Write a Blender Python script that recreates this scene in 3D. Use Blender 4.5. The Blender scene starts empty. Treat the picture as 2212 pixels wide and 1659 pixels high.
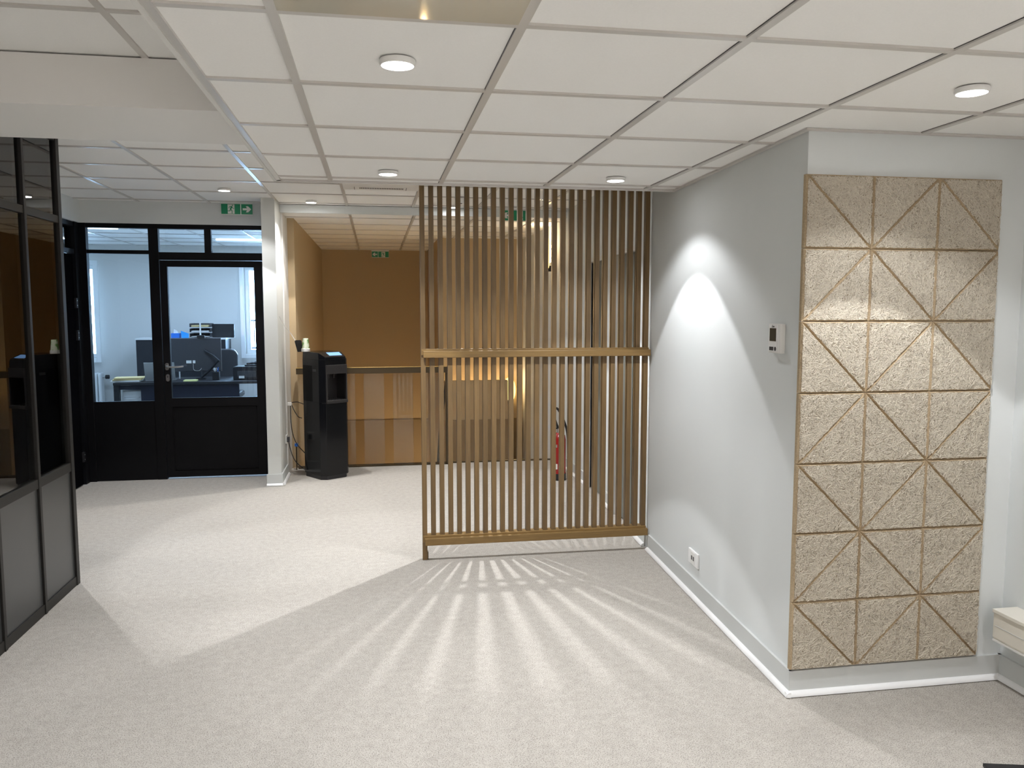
import bpy, bmesh, math, random
from mathutils import Vector, Matrix
R = math.radians
scene = bpy.context.scene
C = scene.collection

# ------------------------------------------------------------------ camera
cd = bpy.data.cameras.new('camera'); cam = bpy.data.objects.new('camera', cd); C.objects.link(cam)
scene.camera = cam
cd.sensor_width = 36.0; cd.lens = 36.0 * 1732.66 / 2212.0; cd.clip_start = 0.05
cam.location = (0, 0, 1.604)
yaw, pitch, roll = 0.168027, -0.0926845, 0.000402
f = Vector((math.sin(yaw)*math.cos(pitch), math.cos(yaw)*math.cos(pitch), math.sin(pitch)))
r0 = Vector((math.cos(yaw), -math.sin(yaw), 0)); u0 = r0.cross(f)
rr = r0*math.cos(roll) + u0*math.sin(roll); uu = -r0*math.sin(roll) + u0*math.cos(roll)
cam.rotation_euler = Matrix((rr, uu, -f)).transposed().to_euler()

# ------------------------------------------------------------------ world, exposure
w = bpy.data.worlds.new('world'); scene.world = w; w.use_nodes = True
bg = w.node_tree.nodes['Background']
bg.inputs[0].default_value = (0.39, 0.62, 1.0, 1); bg.inputs[1].default_value = 28.0
vs = scene.view_settings
vs.view_transform = 'Standard'; vs.look = 'None'; vs.gamma = 1.0; vs.use_curve_mapping = False
vs.exposure = 0.86
scene.cycles.use_denoising = True
scene.cycles.max_bounces = 10; scene.cycles.diffuse_bounces = 5; scene.cycles.glossy_bounces = 4
scene.cycles.transparent_max_bounces = 24; scene.cycles.sample_clamp_indirect = 6.0
SPOT_IN, SPOT_OUT, FLOOD = 37.0, 17.0, 0.8       # watts of the tight beam, the wide beam and the overall spill of each downlight

def portal(name, loc, rot, sx, sz):
    l = bpy.data.lights.new(name, 'AREA'); l.shape = 'RECTANGLE'; l.size = sx; l.size_y = sz
    l.cycles.is_portal = True
    o = bpy.data.objects.new(name, l); C.objects.link(o); o.location = loc; o.rotation_euler = rot
    return o

# ------------------------------------------------------------------ materials
def srgb(r, g, b):
    def c(v):
        v /= 255.0
        return v/12.92 if v <= 0.04045 else ((v+0.055)/1.055)**2.4
    return (c(r), c(g), c(b), 1)
def new_mat(name):
    m = bpy.data.materials.new(name); m.use_nodes = True
    nt = m.node_tree; b = nt.nodes['Principled BSDF']
    return m, nt, b
def mat(name, col, rough=0.6, metal=0.0, noise=0.0, nscale=40, bump=0.0, bscale=200, spec=0.5, coat=0.0):
    m, nt, b = new_mat(name)
    b.inputs['Base Color'].default_value = col
    b.inputs['Roughness'].default_value = rough; b.inputs['Metallic'].default_value = metal
    b.inputs['Specular IOR Level'].default_value = spec
    if coat: b.inputs['Coat Weight'].default_value = coat; b.inputs['Coat Roughness'].default_value = 0.05
    if noise or bump:
        tc = nt.nodes.new('ShaderNodeTexCoord')
    if noise:
        n = nt.nodes.new('ShaderNodeTexNoise'); n.inputs['Scale'].default_value = nscale; n.inputs['Detail'].default_value = 4
        nt.links.new(tc.outputs['Object'], n.inputs['Vector'])
        mx = nt.nodes.new('ShaderNodeMix'); mx.data_type = 'RGBA'
        mx.inputs[6].default_value = tuple(c*(1-noise) for c in col[:3])+(1,)
        mx.inputs[7].default_value = tuple(min(1, c*(1+noise)) for c in col[:3])+(1,)
        nt.links.new(n.outputs['Fac'], mx.inputs[0]); nt.links.new(mx.outputs[2], b.inputs['Base Color'])
    if bump:
        n2 = nt.nodes.new('ShaderNodeTexNoise'); n2.inputs['Scale'].default_value = bscale; n2.inputs['Detail'].default_value = 3
        nt.links.new(tc.outputs['Object'], n2.inputs['Vector'])
        bp = nt.nodes.new('ShaderNodeBump'); bp.inputs['Strength'].default_value = bump; bp.inputs['Distance'].default_value = 0.002
        nt.links.new(n2.outputs['Fac'], bp.inputs['Height']); nt.links.new(bp.outputs[0], b.inputs['Normal'])
    return m
def emit(name, col, s):
    m = bpy.data.materials.new(name); m.use_nodes = True; nt = m.node_tree; nt.nodes.clear()
    o = nt.nodes.new('ShaderNodeOutputMaterial'); e = nt.nodes.new('ShaderNodeEmission')
    e.inputs[0].default_value = col; e.inputs[1].default_value = s; nt.links.new(e.outputs[0], o.inputs[0]); return m
def glass(name, tint=(0.92, 0.94, 0.93, 1), refl=1.0, milk=0.0):
    m = bpy.data.materials.new(name); m.use_nodes = True; nt = m.node_tree; nt.nodes.clear()
    o = nt.nodes.new('ShaderNodeOutputMaterial'); t = nt.nodes.new('ShaderNodeBsdfTransparent'); t.inputs[0].default_value = tint
    g = nt.nodes.new('ShaderNodeBsdfGlossy'); g.inputs['Roughness'].default_value = 0.0; g.inputs[0].default_value = (refl, refl, refl, 1)
    fr = nt.nodes.new('ShaderNodeFresnel'); fr.inputs[0].default_value = 1.5
    mx = nt.nodes.new('ShaderNodeMixShader')
    nt.links.new(fr.outputs[0], mx.inputs[0]); nt.links.new(g.outputs[0], mx.inputs[2])
    if milk:
        d = nt.nodes.new('ShaderNodeBsdfDiffuse'); d.inputs[0].default_value = (.8, .77, .68, 1)
        m2 = nt.nodes.new('ShaderNodeMixShader'); m2.inputs[0].default_value = milk
        nt.links.new(t.outputs[0], m2.inputs[1]); nt.links.new(d.outputs[0], m2.inputs[2]); nt.links.new(m2.outputs[0], mx.inputs[1])
    else:
        nt.links.new(t.outputs[0], mx.inputs[1])
    nt.links.new(mx.outputs[0], o.inputs[0]); return m
def carpet():
    m, nt, b = new_mat('carpet_fabric')
    tc = nt.nodes.new('ShaderNodeTexCoord')
    def noise(sc, det=2, stretch=None):
        n = nt.nodes.new('ShaderNodeTexNoise'); n.inputs['Scale'].default_value = sc; n.inputs['Detail'].default_value = det
        n.inputs['Roughness'].default_value = 0.6
        nt.links.new(tc.outputs['Object'], n.inputs['Vector']); return n
    def ramp(n, a, ca, bb, cb):
        r = nt.nodes.new('ShaderNodeValToRGB'); e = r.color_ramp.elements
        e[0].position = a; e[0].color = ca; e[1].position = bb; e[1].color = cb
        nt.links.new(n.outputs['Fac'], r.inputs[0]); return r
    base = ramp(noise(26, 3), .30, (0.395, 0.370, 0.332, 1), .70, (0.465, 0.440, 0.398, 1))
    sp = ramp(noise(210, 2), .34, (0.50, 0.49, 0.49, 1), .50, (1, 1, 1, 1))
    sl = ramp(noise(300, 1), .58, (0, 0, 0, 1), .74, (0.22, 0.21, 0.19, 1))
    mul = nt.nodes.new('ShaderNodeMix'); mul.data_type = 'RGBA'; mul.blend_type = 'MULTIPLY'; mul.inputs[0].default_value = 1
    nt.links.new(base.outputs[0], mul.inputs[6]); nt.links.new(sp.outputs[0], mul.inputs[7])
    add = nt.nodes.new('ShaderNodeMix'); add.data_type = 'RGBA'; add.blend_type = 'ADD'; add.inputs[0].default_value = 1
    nt.links.new(mul.outputs[2], add.inputs[6]); nt.links.new(sl.outputs[0], add.inputs[7])
    nt.links.new(add.outputs[2], b.inputs['Base Color'])
    b.inputs['Roughness'].default_value = 0.95; b.inputs['Specular IOR Level'].default_value = 0.1
    bp = nt.nodes.new('ShaderNodeBump'); bp.inputs['Strength'].default_value = 0.35; bp.inputs['Distance'].default_value = 0.003
    nt.links.new(noise(350, 2).outputs['Fac'], bp.inputs['Height']); nt.links.new(bp.outputs[0], b.inputs['Normal'])
    return m
def oak(name='oak_wood', dark=(0.108, 0.067, 0.028, 1), light=(0.205, 0.125, 0.046, 1), horizontal=False):
    m, nt, b = new_mat(name)
    tc = nt.nodes.new('ShaderNodeTexCoord'); oi = nt.nodes.new('ShaderNodeObjectInfo')
    mp = nt.nodes.new('ShaderNodeMapping')
    mp.inputs['Scale'].default_value = (4, 90, 90) if horizontal else (90, 90, 2.6)
    off = nt.nodes.new('ShaderNodeVectorMath'); off.operation = 'SCALE'; off.inputs[0].default_value = (1, 1, 1)
    sc = nt.nodes.new('ShaderNodeMath'); sc.operation = 'MULTIPLY'; sc.inputs[1].default_value = 37.0
    nt.links.new(oi.outputs['Random'], sc.inputs[0]); nt.links.new(sc.outputs[0], off.inputs['Scale'])
    ad = nt.nodes.new('ShaderNodeVectorMath'); ad.operation = 'ADD'
    nt.links.new(tc.outputs['Object'], ad.inputs[0]); nt.links.new(off.outputs[0], ad.inputs[1])
    nt.links.new(ad.outputs[0], mp.inputs[0])
    n = nt.nodes.new('ShaderNodeTexNoise'); n.inputs['Scale'].default_value = 1.6; n.inputs['Detail'].default_value = 6; n.inputs['Roughness'].default_value = .6
    n.inputs['Distortion'].default_value = .8
    nt.links.new(mp.outputs[0], n.inputs['Vector'])
    rp = nt.nodes.new('ShaderNodeValToRGB'); e = rp.color_ramp.elements
    e[0].position = .25; e[0].color = dark; e[1].position = .78; e[1].color = light
    nt.links.new(n.outputs['Fac'], rp.inputs[0])
    hs = nt.nodes.new('ShaderNodeHueSaturation'); mr = nt.nodes.new('ShaderNodeMapRange')
    mr.inputs[3].default_value = .88; mr.inputs[4].default_value = 1.12
    nt.links.new(oi.outputs['Random'], mr.inputs[0]); nt.links.new(mr.outputs[0], hs.inputs['Value'])
    nt.links.new(rp.outputs[0], hs.inputs['Color']); nt.links.new(hs.outputs[0], b.inputs['Base Color'])
    b.inputs['Roughness'].default_value = .5
    return m

M = {}
M['carpet'] = carpet()
M['wall'] = mat('painted_wall', (0.69, 0.72, 0.72, 1), .75, noise=.02, nscale=3, bump=.12, bscale=500)
M['wall_white'] = mat('white_wall', (0.70, 0.69, 0.66, 1), .75, bump=.1, bscale=500)
M['column'] = mat('column_paint', (0.62, 0.635, 0.61, 1), .7, bump=.1, bscale=500)
M['tan'] = mat('tan_wall', (0.50, 0.385, 0.235, 1), .85, noise=.04, nscale=60, bump=.1, bscale=600)
M['tan_dark'] = mat('dark_tan_dado', (0.26, 0.19, 0.11, 1), .8)  # deeper tan for the bands added on the lower stair walls
M['tile'] = mat('ceiling_tile', (0.90, 0.895, 0.875, 1), .95, noise=.03, nscale=180, bump=.15, bscale=700, spec=.1)
M['tbar'] = mat('ceiling_grid_metal', (0.58, 0.56, 0.53, 1), .32, bump=0, spec=.5)
M['beam'] = mat('beam_paint', (0.80, 0.79, 0.765, 1), .85)
M['white'] = mat('white_plastic', (0.80, 0.80, 0.78, 1), .35)
M['white_gloss'] = mat('white_gloss_trim', (0.85, 0.86, 0.86, 1), .28)
M['board'] = mat('baseboard_paint', (0.58, 0.60, 0.59, 1), .5)
M['cream'] = mat('cream_metal', (0.78, 0.75, 0.67, 1), .4)
M['black'] = mat('black_metal', (0.004, 0.004, 0.005, 1), .5, bump=.1, bscale=900, spec=.15)
M['gun'] = mat('gunmetal_panel', (0.060, 0.062, 0.062, 1), .30, metal=.35, bump=.08, bscale=900)
M['frame'] = mat('partition_frame_metal', (0.016, 0.015, 0.0135, 1), .45, spec=.25)
M['oak'] = oak()
M['oakh'] = oak('oak_rail_wood', (0.165, 0.098, 0.030, 1), (0.265, 0.160, 0.051, 1), True)
M['glass'] = glass('clear_glass')
M['glass_bronze'] = glass('bronze_tinted_glass', (0.60, 0.42, 0.31, 1))  # tint made up to warm the daylight entering through the rear windows
M['glass_dark'] = glass('partition_glass', (0.80, 0.82, 0.80, 1))
M['glass_rail'] = glass('balustrade_glass', (0.92, 0.90, 0.84, 1), .7, .04)
M['bronze'] = mat('bronze_rail', (0.075, 0.055, 0.03, 1), .35, metal=.6)
M['brass'] = mat('brass', (0.75, 0.55, 0.22, 1), .25, metal=1)
M['steel'] = mat('brushed_steel', (0.60, 0.60, 0.60, 1), .28, metal=1)
M['black_gloss'] = mat('black_gloss_plastic', (0.004, 0.0045, 0.006, 1), .14, spec=.35)
M['black_matt'] = mat('black_plastic', (0.012, 0.012, 0.014, 1), .5)
M['cooler_grey'] = mat('cooler_grey_plastic', (0.020, 0.018, 0.019, 1), .4)
M['leaf_black'] = mat('matt_black_door_leaf', (0.004, 0.004, 0.005, 1), .95, spec=0.0)
M['grey_dark'] = mat('dark_grey_plastic', (0.05, 0.05, 0.055, 1), .4)
M['green'] = mat('sign_green', (0.0, 0.26, 0.11, 1), .35)
M['sign_white'] = mat('sign_white', (0.80, 0.82, 0.78, 1), .4)
M['red'] = mat('red_enamel', (0.27, 0.010, 0.009, 1), .25)
M['blue'] = mat('blue_card', (0.02, 0.16, 0.62, 1), .5)
M['paper'] = mat('paper', (0.78, 0.77, 0.72, 1), .8)
M['manila'] = mat('manila_card', (0.62, 0.48, 0.22, 1), .75)
M['yellow'] = mat('yellow_paper', (0.78, 0.76, 0.30, 1), .8)
M['lcd'] = mat('lcd_screen', (0.045, 0.045, 0.035, 1), .2)
M['wool'] = mat('wood_wool_base', (0.33, 0.275, 0.195, 1), .95, noise=.35, nscale=220, bump=.6, bscale=300, spec=.1)
M['wool_edge'] = mat('wood_wool_edge', (0.44, 0.345, 0.225, 1), .95, noise=.4, nscale=160, bump=.8, bscale=220, spec=.1)
M['fibre'] = mat('wood_wool_fibre', (0.60, 0.545, 0.45, 1), .9, noise=.12, nscale=90, spec=.1)
M['lens'] = emit('lamp_diffuser', (1, .97, .92, 1), 9.0)
M['lcd_lit'] = emit('lit_display', (.28, .52, .95, 1), .9)
M['strip'] = emit('led_strip', (.85, .95, 1, 1), 4)
M['warm'] = emit('warm_bulb', (1, .62, .22, 1), 9.0)
M['glow_shade'] = emit('lit_amber_shade', (1, .70, .22, 1), 1.6)
M['glossy_tile'] = mat('glossy_beige_panel', (0.62, 0.58, 0.48, 1), .06, coat=.5)
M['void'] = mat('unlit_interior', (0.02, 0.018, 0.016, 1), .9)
M['door_grey'] = mat('grey_door_paint', (0.17, 0.175, 0.155, 1), .5)
M['leaf'] = mat('foliage', (0.05, 0.12, 0.02, 1), .8)
M['cup'] = None

# ------------------------------------------------------------------ mesh helpers
class MB:
    def __init__(s): s.v = []; s.f = []; s.m = []
    def add(s, vs, fs, mi=0):
        o = len(s.v); s.v += [tuple(v) for v in vs]; s.f += [tuple(i+o for i in q) for q in fs]; s.m += [mi]*len(fs); return s
    def box(s, x0, x1, y0, y1, z0, z1, mi=0):
        vs = [(x0,y0,z0),(x1,y0,z0),(x1,y1,z0),(x0,y1,z0),(x0,y0,z1),(x1,y0,z1),(x1,y1,z1),(x0,y1,z1)]
        return s.add(vs, [(0,3,2,1),(4,5,6,7),(0,1,5,4),(1,2,6,5),(2,3,7,6),(3,0,4,7)], mi)
    def prism(s, pts, z0, z1, mi=0, axis='z'):
        """polygon extruded; axis z: pts=(x,y); axis y: pts=(x,z) extruded y0..y1; axis x: pts=(y,z)"""
        n = len(pts)
        def P(p, t):
            return (p[0], p[1], t) if axis == 'z' else ((p[0], t, p[1]) if axis == 'y' else (t, p[0], p[1]))
        vs = [P(p, z0) for p in pts]+[P(p, z1) for p in pts]
        fs = [tuple(range(n))[::-1], tuple(range(n, 2*n))]+[(i, (i+1) % n, (i+1) % n+n, i+n) for i in range(n)]
        return s.add(vs, fs, mi)
    def cyl(s, c, r, h, n=24, axis='z', r2=None, mi=0):
        r2 = r if r2 is None else r2; vs = []
        for k, (rad, t) in enumerate(((r, 0), (r2, h))):
            for i in range(n):
                a = 2*math.pi*i/n; p, q = rad*math.cos(a), rad*math.sin(a)
                vs.append({'z': (c[0]+p, c[1]+q, c[2]+t), 'y': (c[0]+p, c[1]+t, c[2]+q), 'x': (c[0]+t, c[1]+p, c[2]+q)}[axis])
        return s.add(vs, [tuple(range(n))[::-1], tuple(range(n, 2*n))]+[(i, (i+1) % n, (i+1) % n+n, i+n) for i in range(n)], mi)
    def lathe(s, prof, c=(0, 0, 0), n=28, mi=0):
        vs = []; k = len(prof)
        for i in range(n):
            a = 2*math.pi*i/n
            for r, z in prof: vs.append((c[0]+r*math.cos(a), c[1]+r*math.sin(a), c[2]+z))
        fs = []
        for i in range(n):
            j = (i+1) % n
            for q in range(k-1): fs.append((i*k+q, j*k+q, j*k+q+1, i*k+q+1))
        fs.append(tuple(i*k for i in range(n))[::-1]); fs.append(tuple(i*k+k-1 for i in range(n)))
        return s.add(vs, fs, mi)
    def tube(s, pts, r, n=8, mi=0):
        pts = [Vector(p) for p in pts]; vs = []
        for i, p in enumerate(pts):
            t = (pts[min(i+1, len(pts)-1)]-pts[max(i-1, 0)]).normalized()
            a = t.orthogonal().normalized() if i == 0 else (prev - t*prev.dot(t)).normalized()
            prev = a; b = t.cross(a)
            rad = r[i] if isinstance(r, (list, tuple)) else r
            for k in range(n):
                an = 2*math.pi*k/n; vs.append(p+a*rad*math.cos(an)+b*rad*math.sin(an))
        fs = []
        for i in range(len(pts)-1):
            for k in range(n): fs.append((i*n+k, i*n+(k+1) % n, (i+1)*n+(k+1) % n, (i+1)*n+k))
        m = len(pts)-1
        fs += [tuple(range(n))[::-1], tuple(m*n+k for k in range(n))]
        return s.add(vs, fs, mi)
    def build(s, name, mats, parent=None, bevel=0, smooth=False, loc=None):
        me = bpy.data.meshes.new(name); me.from_pydata(s.v, [], s.f); 
        if not isinstance(mats, (list, tuple)): mats = [mats]
        for m in mats: me.materials.append(m)
        for p, mi in zip(me.polygons, s.m): p.material_index = mi
        if smooth:
            for p in me.polygons: p.use_smooth = True
        bm = bmesh.new(); bm.from_mesh(me); bmesh.ops.recalc_face_normals(bm, faces=bm.faces); bm.to_mesh(me); bm.free()
        if smooth:
            try: me.set_sharp_from_angle(angle=R(35))
            except Exception: pass
        o = bpy.data.objects.new(name, me); C.objects.link(o)
        if bevel:
            bv = o.modifiers.new('bevel', 'BEVEL'); bv.width = bevel; bv.segments = 2; bv.limit_method = 'ANGLE'
        if parent: o.parent = parent
        if loc: o.location = loc
        return o
def curve(pts, n=8):
    """Catmull-Rom through points"""
    P = [Vector(p) for p in pts]; P = [P[0]*2-P[1]]+P+[P[-1]*2-P[-2]]; out = []
    for i in range(1, len(P)-2):
        for k in range(n):
            t = k/n; a, b, c, d = P[i-1], P[i], P[i+1], P[i+2]
            out.append(.5*((2*b)+(c-a)*t+(2*a-5*b+4*c-d)*t*t+(3*b-a-3*c+d)*t**3))
    out.append(P[-2]); return out
def tag(o, label, cat, group=None, kind=None):
    o['label'] = label; o['category'] = cat
    if group: o['group'] = group
    if kind: o['kind'] = kind
    return o
def thing(name, label, cat, loc=(0, 0, 0), rz=0, group=None):
    o = bpy.data.objects.new(name, None); C.objects.link(o); o.empty_display_size = .1
    o.location = loc; o.rotation_euler = (0, 0, rz)
    return tag(o, label, cat, group)
def struct(o, label=None, cat=None):
    o['kind'] = 'structure'
    o['label'] = label or o.name.replace('_', ' ')
    if cat: o['category'] = cat
    return o
def copy_tree(o, parent=None):
    c = o.copy(); C.objects.link(c)
    if parent: c.parent = parent
    for ch in list(o.children): copy_tree(ch, c)
    return c
BX = lambda *a: MB().box(*a)

# ------------------------------------------------------------------ floor, walls
ZM, ZA, ZB = 2.302, 2.58, 2.50       # low ceiling, high ceiling, stair hall ceiling
YB = -3.6
fl = MB(); fl.box(-4.4, 4.2, YB-.1, 8.30, -.25, 0); fl.box(-4.4, -.87, 8.30, 12.4, -.25, 0)
struct(fl.build('floor', M['carpet']), 'pale speckled grey beige carpet floor', 'floor')
st = MB().box(-.87, 4.2, 8.30, 12.9, -2.7, -2.6)
struct(st.build('floor_stairwell', M['tan']), 'floor at the bottom of the stairwell', 'floor')
struct(MB().box(-.87, 1.95, 8.18, 8.30, -2.6, -.25).build('wall_stairwell_edge', M['tan']), 'wall of the stairwell below the landing edge', 'wall')
struct(MB().box(-.80, 1.88, 8.285, 8.325, -.05, .012).build('trim_1', M['bronze']), 'dark metal edge strip along the stairwell opening', 'trim')

# right-hand wall: slightly skewed polyline, with two doorways behind the lattice
WP = [(1.685, 2.98), (1.785, 5.07), (1.868, 6.45), (1.885, 6.95), (1.895, 12.7)]
def wx(y):
    for (xa, ya), (xb, yb) in zip(WP, WP[1:]):
        if y <= yb: return xa+(xb-xa)*(y-ya)/(yb-ya)
    return WP[-1][0]
def wallseg(mb, y0, y1, z0, z1, th=.14, ins=0, mi=0):
    ys = [y0]+[p[1] for p in WP if y0 < p[1] < y1]+[y1]
    for a, b in zip(ys, ys[1:]):
        mb.prism([(wx(a)-ins, a), (wx(b)-ins, b), (wx(b)+th, b), (wx(a)+th, a)], z0, z1, mi)
D1, D2 = (6.43, 6.93), (5.43, 5.985)
rw = MB()
wallseg(rw, 2.984, D2[0], 0, ZA+.03); wallseg(rw, D2[0], D2[1], 2.05, ZA+.03); wallseg(rw, D2[1], D1[0], 0, ZA+.03)
wallseg(rw, D1[0], D1[1], 2.045, ZA+.03); wallseg(rw, D1[1], 12.7, -2.6, ZA+.03)
struct(rw.build('wall_right', M['wall']), 'pale grey wall running back beside the lattice', 'wall')
struct(MB().prism([(1.685, 2.98), (2.9, 2.98), (2.9, 3.12), (wx(3.12)+.012, 3.12)], 0, ZA+.03).build('wall_panel', M['wall']), 'pale grey wall behind the wood wool tiles', 'wall')
struct(MB().box(2.67, 2.8, YB, 3.12, 0, ZA+.03).build('wall_side', M['wall']), 'pale grey side wall on the right', 'wall')
# closets behind the doorways
cl = MB(); cl.box(3.0, 3.05, 5.0, 7.4, 0, 2.5); cl.box(1.95, 3.05, 6.2, 6.25, 0, 2.5); cl.box(1.95, 3.05, 5.15, 5.2, 0, 2.5); cl.box(1.95, 3.05, 7.2, 7.25, 0, 2.5); cl.box(1.9, 3.05, 5.15, 7.25, 2.45, 2.5)
struct(cl.build('wall_closet', M['void']), 'unlit room walls beyond the doorways', 'wall')
for k, (a, b, leaf) in enumerate(((D2[0], D2[1], 'near'), (D1[0], D1[1], 'far'))):
    x = wx((a+b)/2)
    fr = MB(); fr.box(x-.012, x+.09, a-.005, a+.028, 0, 2.045); fr.box(x-.012, x+.09, b-.028, b+.005, 0, 2.045); fr.box(x-.012, x+.09, a, b, 2.018, 2.05)
    d = MB()
    if k == 0: d.box(x+.02, x+.034, a+.17, b-.03, .012, 2.015)
    else: d.box(x+.02, x+.06, a+.03, b-.12, .012, 2.015)
    do = struct(d.build('door_%d' % (k+1), M['door_grey']), 'grey interior door in the %s doorway behind the lattice' % leaf, 'door')
    fo = fr.build('door_frame', M['wall_white'], do)
    MB().box(x+.005, x+.095, b-.0335, b-.028, .01, 2.01).build('door_seal', M['black_matt'], do) if k == 1 else None  # darkness of the door gap painted as a black strip on the jamb
    for z in (1.75, 1.42, .26):
        BX(x+.03, x+.055, b-.08, b-.03, z-.05, z+.05).build('hinge', M['white'], do) if k == 1 else None
# stair hall: near tan wall, far tan wall, left tan wall
st = MB(); st.prism([(.80, 10.3), (1.95, 10.3), (1.95, 10.42), (.92, 10.42), (.92, 12.7), (.80, 12.7)], -2.6, ZA+.03)
struct(st.build('wall_stair_near', M['tan']), 'tan wall of the stair hall seen through the lattice', 'wall')
struct(MB().box(-.87, .799, 12.6, 12.72, -2.6, ZA+.03).build('wall_stair_far', M['tan']), 'tan end wall of the stair hall', 'wall')
struct(MB().box(-.90, -.79, 8.35, 12.7, -2.6, ZA+.03).build('wall_stair_left', M['tan']), 'tan left wall of the stair hall', 'wall')
struct(MB().box(.83, 1.62, 9.86, 9.98, -2.6, .72).build('wall_stair_parapet', M['tan']), 'low tan parapet wall in the stairwell', 'wall')
struct(MB().box(-.789, .799, 12.575, 12.6, -2.6, -.114).build('trim_7', M['tan_dark']), 'dark tan dado on the end wall of the stair hall', 'trim')  # this and the next two: thin boards added to darken the lower walls
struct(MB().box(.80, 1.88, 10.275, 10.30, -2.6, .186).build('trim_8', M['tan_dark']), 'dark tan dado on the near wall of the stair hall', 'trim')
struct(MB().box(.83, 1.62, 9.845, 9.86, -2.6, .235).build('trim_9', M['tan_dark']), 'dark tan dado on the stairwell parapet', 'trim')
# column and office partition wall
struct(MB().box(-.985, -.868, 7.47, 8.36, 0, ZA+.03).build('wall_column', M['column']), 'white square column between the office front and the water cooler', 'column')
struct(MB().box(-.872, -.855, 7.95, 8.36, 0, ZA).build('trim_2', M['wall_white']), 'narrow white casing on the column flank', 'trim')
struct(MB().box(-2.75, -.98, 7.90, 8.0, 2.385, ZA+.03).build('wall_office_header', M['wall']), 'grey wall strip above the office glazing', 'wall')
struct(MB().box(-1.0, -.88, 8.0, 12.4, 0, ZA+.03).build('wall_office_right', M['wall_white']), 'office side wall', 'wall')
struct(MB().box(-4.4, -4.3, YB, 12.4, 0, ZA+.03).build('wall_left', M['wall_white']), 'outer wall on the far left', 'wall')
struct(MB().box(-4.4, -2.7, 5.0, 5.1, 0, ZA+.03).build('wall_left_cross', M['wall_white']), 'cross wall beyond the left glass partition', 'wall')
struct(MB().box(-2.75, -2.62, 5.0, 7.90, 2.385, ZA+.03).build('wall_side_header', M['wall']), 'grey wall strip above the side glazing', 'wall')
# wall behind the viewer with two windows, office far wall with two windows
def window_wall(name, y0, y1, xs, wins, mats, x0, x1, label):
    mb = MB(); x = x0
    for a, b, z0, z1 in wins:
        mb.box(x, a, y0, y1, 0, ZA+.03); mb.box(a, b, y0, y1, 0, z0); mb.box(a, b, y0, y1, z1, ZA+.03); x = b
    mb.box(x, x1, y0, y1, 0, ZA+.03)
    return struct(mb.build(name, mats), label, 'wall')
FY = 12.2
OW = [(-4.26, -3.87, .92, 2.22), (-1.86, -1.15, .96, 2.22)]
window_wall('wall_office_far', FY, FY+.22, None, OW, M['wall_white'], -4.4, -.88, 'office end wall with two windows')
BW = [(-1.3, -.3, .95, 2.2), (.5, 1.5, .95, 2.2)]
window_wall('wall_back', YB-.2, YB, None, BW, M['wall'], -4.4, 2.8, 'wall with windows behind the viewpoint')
def window(n, a, b, z0, z1, y, s, label):
    o = struct(MB().box(a, b, y-.003, y+.003, z0, z1).build('window_%d' % n, M['glass' if n < 3 else 'glass_bronze']), label, 'window')
    fr = MB(); t = .055
    fr.box(a, b, y-.03, y+.03, z0, z0+t); fr.box(a, b, y-.03, y+.03, z1-t, z1); fr.box(a, a+t, y-.03, y+.03, z0+t, z1-t); fr.box(b-t, b, y-.03, y+.03, z0+t, z1-t)
    mid = (a+b)/2
    if b-a > .6: fr.box(mid-.035, mid+.035, y-.03, y+.03, z0+t, z1-t)
    # casing on the room side
    fr.box(a-.06, a, y+s*.17-.012, y+s*.17+.012, z0-.06, z1+.06); fr.box(b, b+.06, y+s*.17-.012, y+s*.17+.012, z0-.06, z1+.06)
    fr.box(a, b, y+s*.17-.012, y+s*.17+.012, z1, z1+.06); fr.box(a, b, y+s*.17-.02, y+s*.17+.02, z0-.06, z0)
    fr.build('window_frame', M['white_gloss'], o, bevel=.004)
    hd = MB()
    for z in (z0+.25, z1-.35): hd.box(a+.01, a+.03, y+s*.03-.008, y+s*.03+.008, z, z+.1)
    hd.build('hinge', M['white'], o)
    return o
for k, (a, b, z0, z1) in enumerate(OW):
    window(k+1, a, b, z0, z1, FY+.05, -1, ['left office window beside the radiator', 'right office window behind the desk'][k])
    portal('window_portal', ((a+b)/2, FY+.2, (z0+z1)/2), (R(-90), 0, 0), b-a, z1-z0)
for k, (a, b, z0, z1) in enumerate(BW):
    window(k+3, a, b, z0, z1, YB-.1, 1, ['left', 'right'][k]+' window behind the viewpoint')
    portal('window_portal', ((a+b)/2, YB-.19, (z0+z1)/2), (R(90), 0, 0), b-a, z1-z0)

# ------------------------------------------------------------------ ceilings
def tiled_ceiling(name, label, x0, x1, y0, y1, z, xs, ys, edges, top, extra=None):
    o = struct(MB().box(x0, x1, y0, y1, z+.007, top).build(name, M['tile']), label, 'ceiling')
    g = MB(); h = .0125
    for x in xs:
        if x0 < x < x1: g.box(x-h, x+h, y0, y1, z, z+.0085)
    for y in ys:
        if y0 < y < y1: g.box(x0, x1, y-h, y+h, z+.0002, z+.0083)
    for e in edges: g.box(*e, z-.0008, z+.0078)
    g.build('ceiling_grid', M['tbar'], o)
    # shadow joints where tiles meet the bars
    j = MB()
    for y in ys:
        if y0 < y < y1: j.box(x0, x1, y+h, y+h+.0025, z+.005, z+.0088)
    for x in xs:
        if x0 < x < x1: j.box(x-h-.0018, x-h, y0, y1, z+.005, z+.0088)
    j.build('ceiling_joint', M['grey_dark'], o)
    return o
t = .6035
mainY = [2.029+.61*(k-4) for k in range(0, 9)]
mainX = [-.230+.6*k for k in range(0, 5)]
tiled_ceiling('ceiling', 'low suspended tile ceiling of the front room', -.52, 2.67, YB, 4.60, ZM, mainX, mainY,
              [(-.52, -.495, YB, 4.6), (-.52, 1.80, 4.575, 4.6), (-.52+3.165, 2.67, YB, 2.98)], ZA-.01)
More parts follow.
